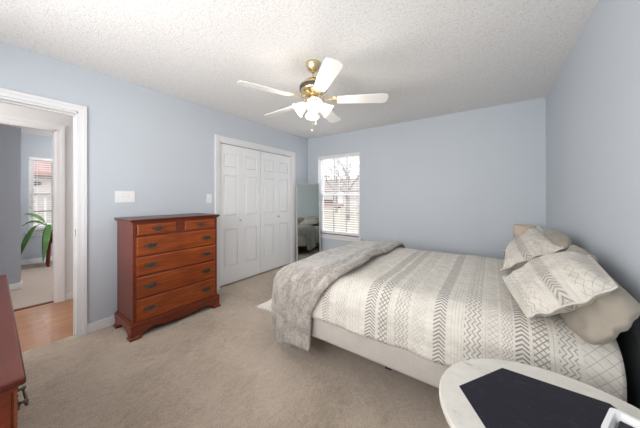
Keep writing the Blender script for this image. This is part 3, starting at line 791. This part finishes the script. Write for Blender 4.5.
# ------------------------------------------------------------------ ceiling fan
fan = thing('ceiling_fan', 'white five blade ceiling fan with brass motor and light kit', 'ceiling fan', (FANC[0], FANC[1], H))
MB().lathe([(.068, 0), (.068, -.018), (.060, -.03), (.052, -.055), (.030, -.072), (.014, -.078)][::-1], n=32).build('canopy', 'brass', fan, smooth=True)
MB().lathe([(.012, -.15), (.012, -.07)], n=16).build('downrod', 'brass', fan, smooth=True)
MB().lathe([(.05, -.290), (.085, -.275), (.100, -.255), (.112, -.245), (.118, -.215), (.112, -.19), (.100, -.18), (.075, -.155), (.03, -.14), (.018, -.135)], n=40).build('motor_housing', 'brass', fan, smooth=True)
MB().lathe([(.1195, -.240), (.1215, -.236), (.1215, -.208), (.1190, -.204)], n=40).build('motor_band', 'iron', fan, smooth=True)
A0 = -113
bz = -.325
for k in range(5):
    g = R(A0 + 72 * k); Rm = Matrix.Rotation(g, 4, 'Z')
    pitch = Matrix.Rotation(R(-12), 4, 'X')
    m = MB(); outl = [(.215, -.048), (.40, -.060), (.60, -.066), (.636, -.058), (.648, -.03), (.648, .03), (.636, .058), (.60, .066), (.40, .060), (.215, .048)]
    m.prism(outl, 'z', -.003, .003)
    bmesh.ops.transform(m.bm, matrix=Rm @ Matrix.Translation((0, 0, bz)) @ pitch, verts=m.bm.verts)
    b = m.build('fan_blade', 'blade', fan, bevel=.001)
    m = MB(); m.prism([(.09, -.012), (.15, -.010), (.185, -.035), (.245, -.030), (.25, 0), (.245, .030), (.185, .035), (.15, .010), (.09, .012)], 'z', .004, .009)
    m.tube([(.08, 0, .03), (.12, 0, .012), (.16, 0, .008)], [.010, .008, .006], 8)
    for x, y in ((.205, -.02), (.205, .02), (.235, 0)): m.lathe([(.006, -.006), (.006, .0)], (x, y, .0), 10)
    bmesh.ops.transform(m.bm, matrix=Rm @ Matrix.Translation((0, 0, bz)) @ pitch, verts=m.bm.verts)
    m.build('blade_bracket', 'brass', b)
MB().lathe([(.012, -.385), (.035, -.375), (.052, -.355), (.055, -.33), (.040, -.31), (.045, -.288)], n=28).build('light_fitter', 'brass', fan, smooth=True)
camdir = math.degrees(math.atan2(-FANC[1], 3.044 - FANC[0]))
for k in range(4):
    g = R(camdir + 4 + 90 * k); tilt = R(52)
    d = Vector((math.cos(g) * math.sin(tilt), math.sin(g) * math.sin(tilt), -math.cos(tilt)))
    org = Vector((0, 0, -.345)) + Vector((math.cos(g), math.sin(g), 0)) * .045
    T = Matrix.Translation(org) @ Vector((0, 0, 1)).rotation_difference(d).to_matrix().to_4x4()
    m = MB(); m.lathe([(.018, 0), (.022, .012), (.022, .03), (.017, .036)], n=18, mat=T); arm = m.build('lamp_socket', 'brass', fan, smooth=True)
    m = MB(); prof = [(.022, .024), (.034, .04), (.043, .062), (.047, .085), (.056, .108), (.066, .122)]
    n = 24; rings = []
    for r, z in prof:
        rings.append([m.bm.verts.new(((r * (1 + (.04 * math.cos(8 * 2 * PI * i / n) if z > .1 else 0))) * math.cos(2 * PI * i / n), r * math.sin(2 * PI * i / n), z)) for i in range(n)])
    for a_, b_ in zip(rings, rings[1:]):
        for i in range(n): m.bm.faces.new((a_[i], a_[(i + 1) % n], b_[(i + 1) % n], b_[i]))
    bmesh.ops.transform(m.bm, matrix=T, verts=m.bm.verts)
    sh = m.build('lamp_shade', 'tulip', fan, smooth=True)
    m = MB(); m.ball((0, 0, .082), .029, 1, 1, 1.15, 16); m.lathe([(.013, .035), (.015, .058)], n=12); bmesh.ops.transform(m.bm, matrix=T, verts=m.bm.verts)
    m.build('bulb', 'bulb', sh, smooth=True)
    pl = point('bulb_light', Vector((FANC[0], FANC[1], H)) + org + d * .17, 1.9, .03, (1, .94, .86))
for x, L in ((.018, .15), (-.02, .20)):
    MB().tube([(x, .01, -.375), (x, .01, -.375 - L)], .0016, 6).ball((x, .01, -.38 - L), .008, 1, 1, 1.5, 10).build('pull_chain', 'brass', fan)

# ------------------------------------------------------------------ plant in the far room
t = thing('plant_stand', 'dark brown wooden stool carrying the plant in the far room', 'stand', (-3.55, .80, 0))
MB().lathe([(.13, .42), (.13, .44), (.12, .45)], n=24).build('stand_top', 'cherry_side', t)
for k in range(4):
    g = PI / 4 + k * PI / 2; MB().tube([(.11 * math.cos(g), .11 * math.sin(g), 0), (.08 * math.cos(g), .08 * math.sin(g), .42)], .018, 8).build('leg', 'cherry_side', t)
M['pot'] = flat('brown_glazed_pot', (.13, .05, .03), .35, .1, 10)
M['leaf'] = flat('glossy_green_leaf', (.10, .22, .06), .4, .35, 5)
M['soil'] = flat('dark_potting_soil', (.05, .035, .025), .95, .3, 40)
t = thing('potted_plant', 'potted plant with long drooping green leaves before the far room window', 'plant', (-3.55, .80, .45))
MB().lathe([(.075, 0), (.10, .10), (.112, .17), (.104, .17), (.095, .145)], n=24).build('pot', 'pot', t, smooth=True)
MB().lathe([(.096, .14), (.06, .148), (0, .15)], n=20).build('soil', 'soil', t)
def pleaf(pts, w, fr=.45):
    st = MB(); k = max(2, int(len(pts) * fr)); st.tube(pts[:k + 1], .006, 6); s_ = st.build('stem', 'leaf', t, smooth=True)
    m = MB(); P_ = [Vector(p) for p in pts[k - 1:]]; n = len(P_) - 1
    def at(f):
        f = min(f * n, n - 1e-6); i = int(f); return P_[i].lerp(P_[i + 1], f - i), (P_[i + 1] - P_[i]).normalized()
    def fn(i, j):
        p, d = at(i); side = d.cross(Vector((.35, 0, 1))).normalized(); q = side * (j * 2 - 1) * w * math.sin(PI * min(1, i * .95 + .05)) ** .8
        return p + q + Vector((0, 0, .012 * (abs(j * 2 - 1))))
    m.grid(fn, 14, 4); o = m.build('leaf', 'leaf', t, smooth=True); z = o.modifiers.new('sol', 'SOLIDIFY'); z.thickness = .002
def arc(tip, hgt, n=9):
    b = Vector((0, 0, .15)); tip = Vector(tip); mid = (b + tip) / 2; mid.z = hgt
    return [b * (1 - s) ** 2 + mid * 2 * s * (1 - s) + tip * s * s for s in [i / n for i in range(n + 1)]]
pleaf(arc((-.15, -.33, .50), .52), .05); pleaf(arc((.05, -.42, -.28), .66, 14), .04, .55); pleaf(arc((-.1, -.36, .30), .48), .045)
pleaf(arc((.18, -.15, -.36), .62), .05); pleaf(arc((-.12, .25, .55), .7), .05); pleaf(arc((.15, .36, .1), .7), .045)
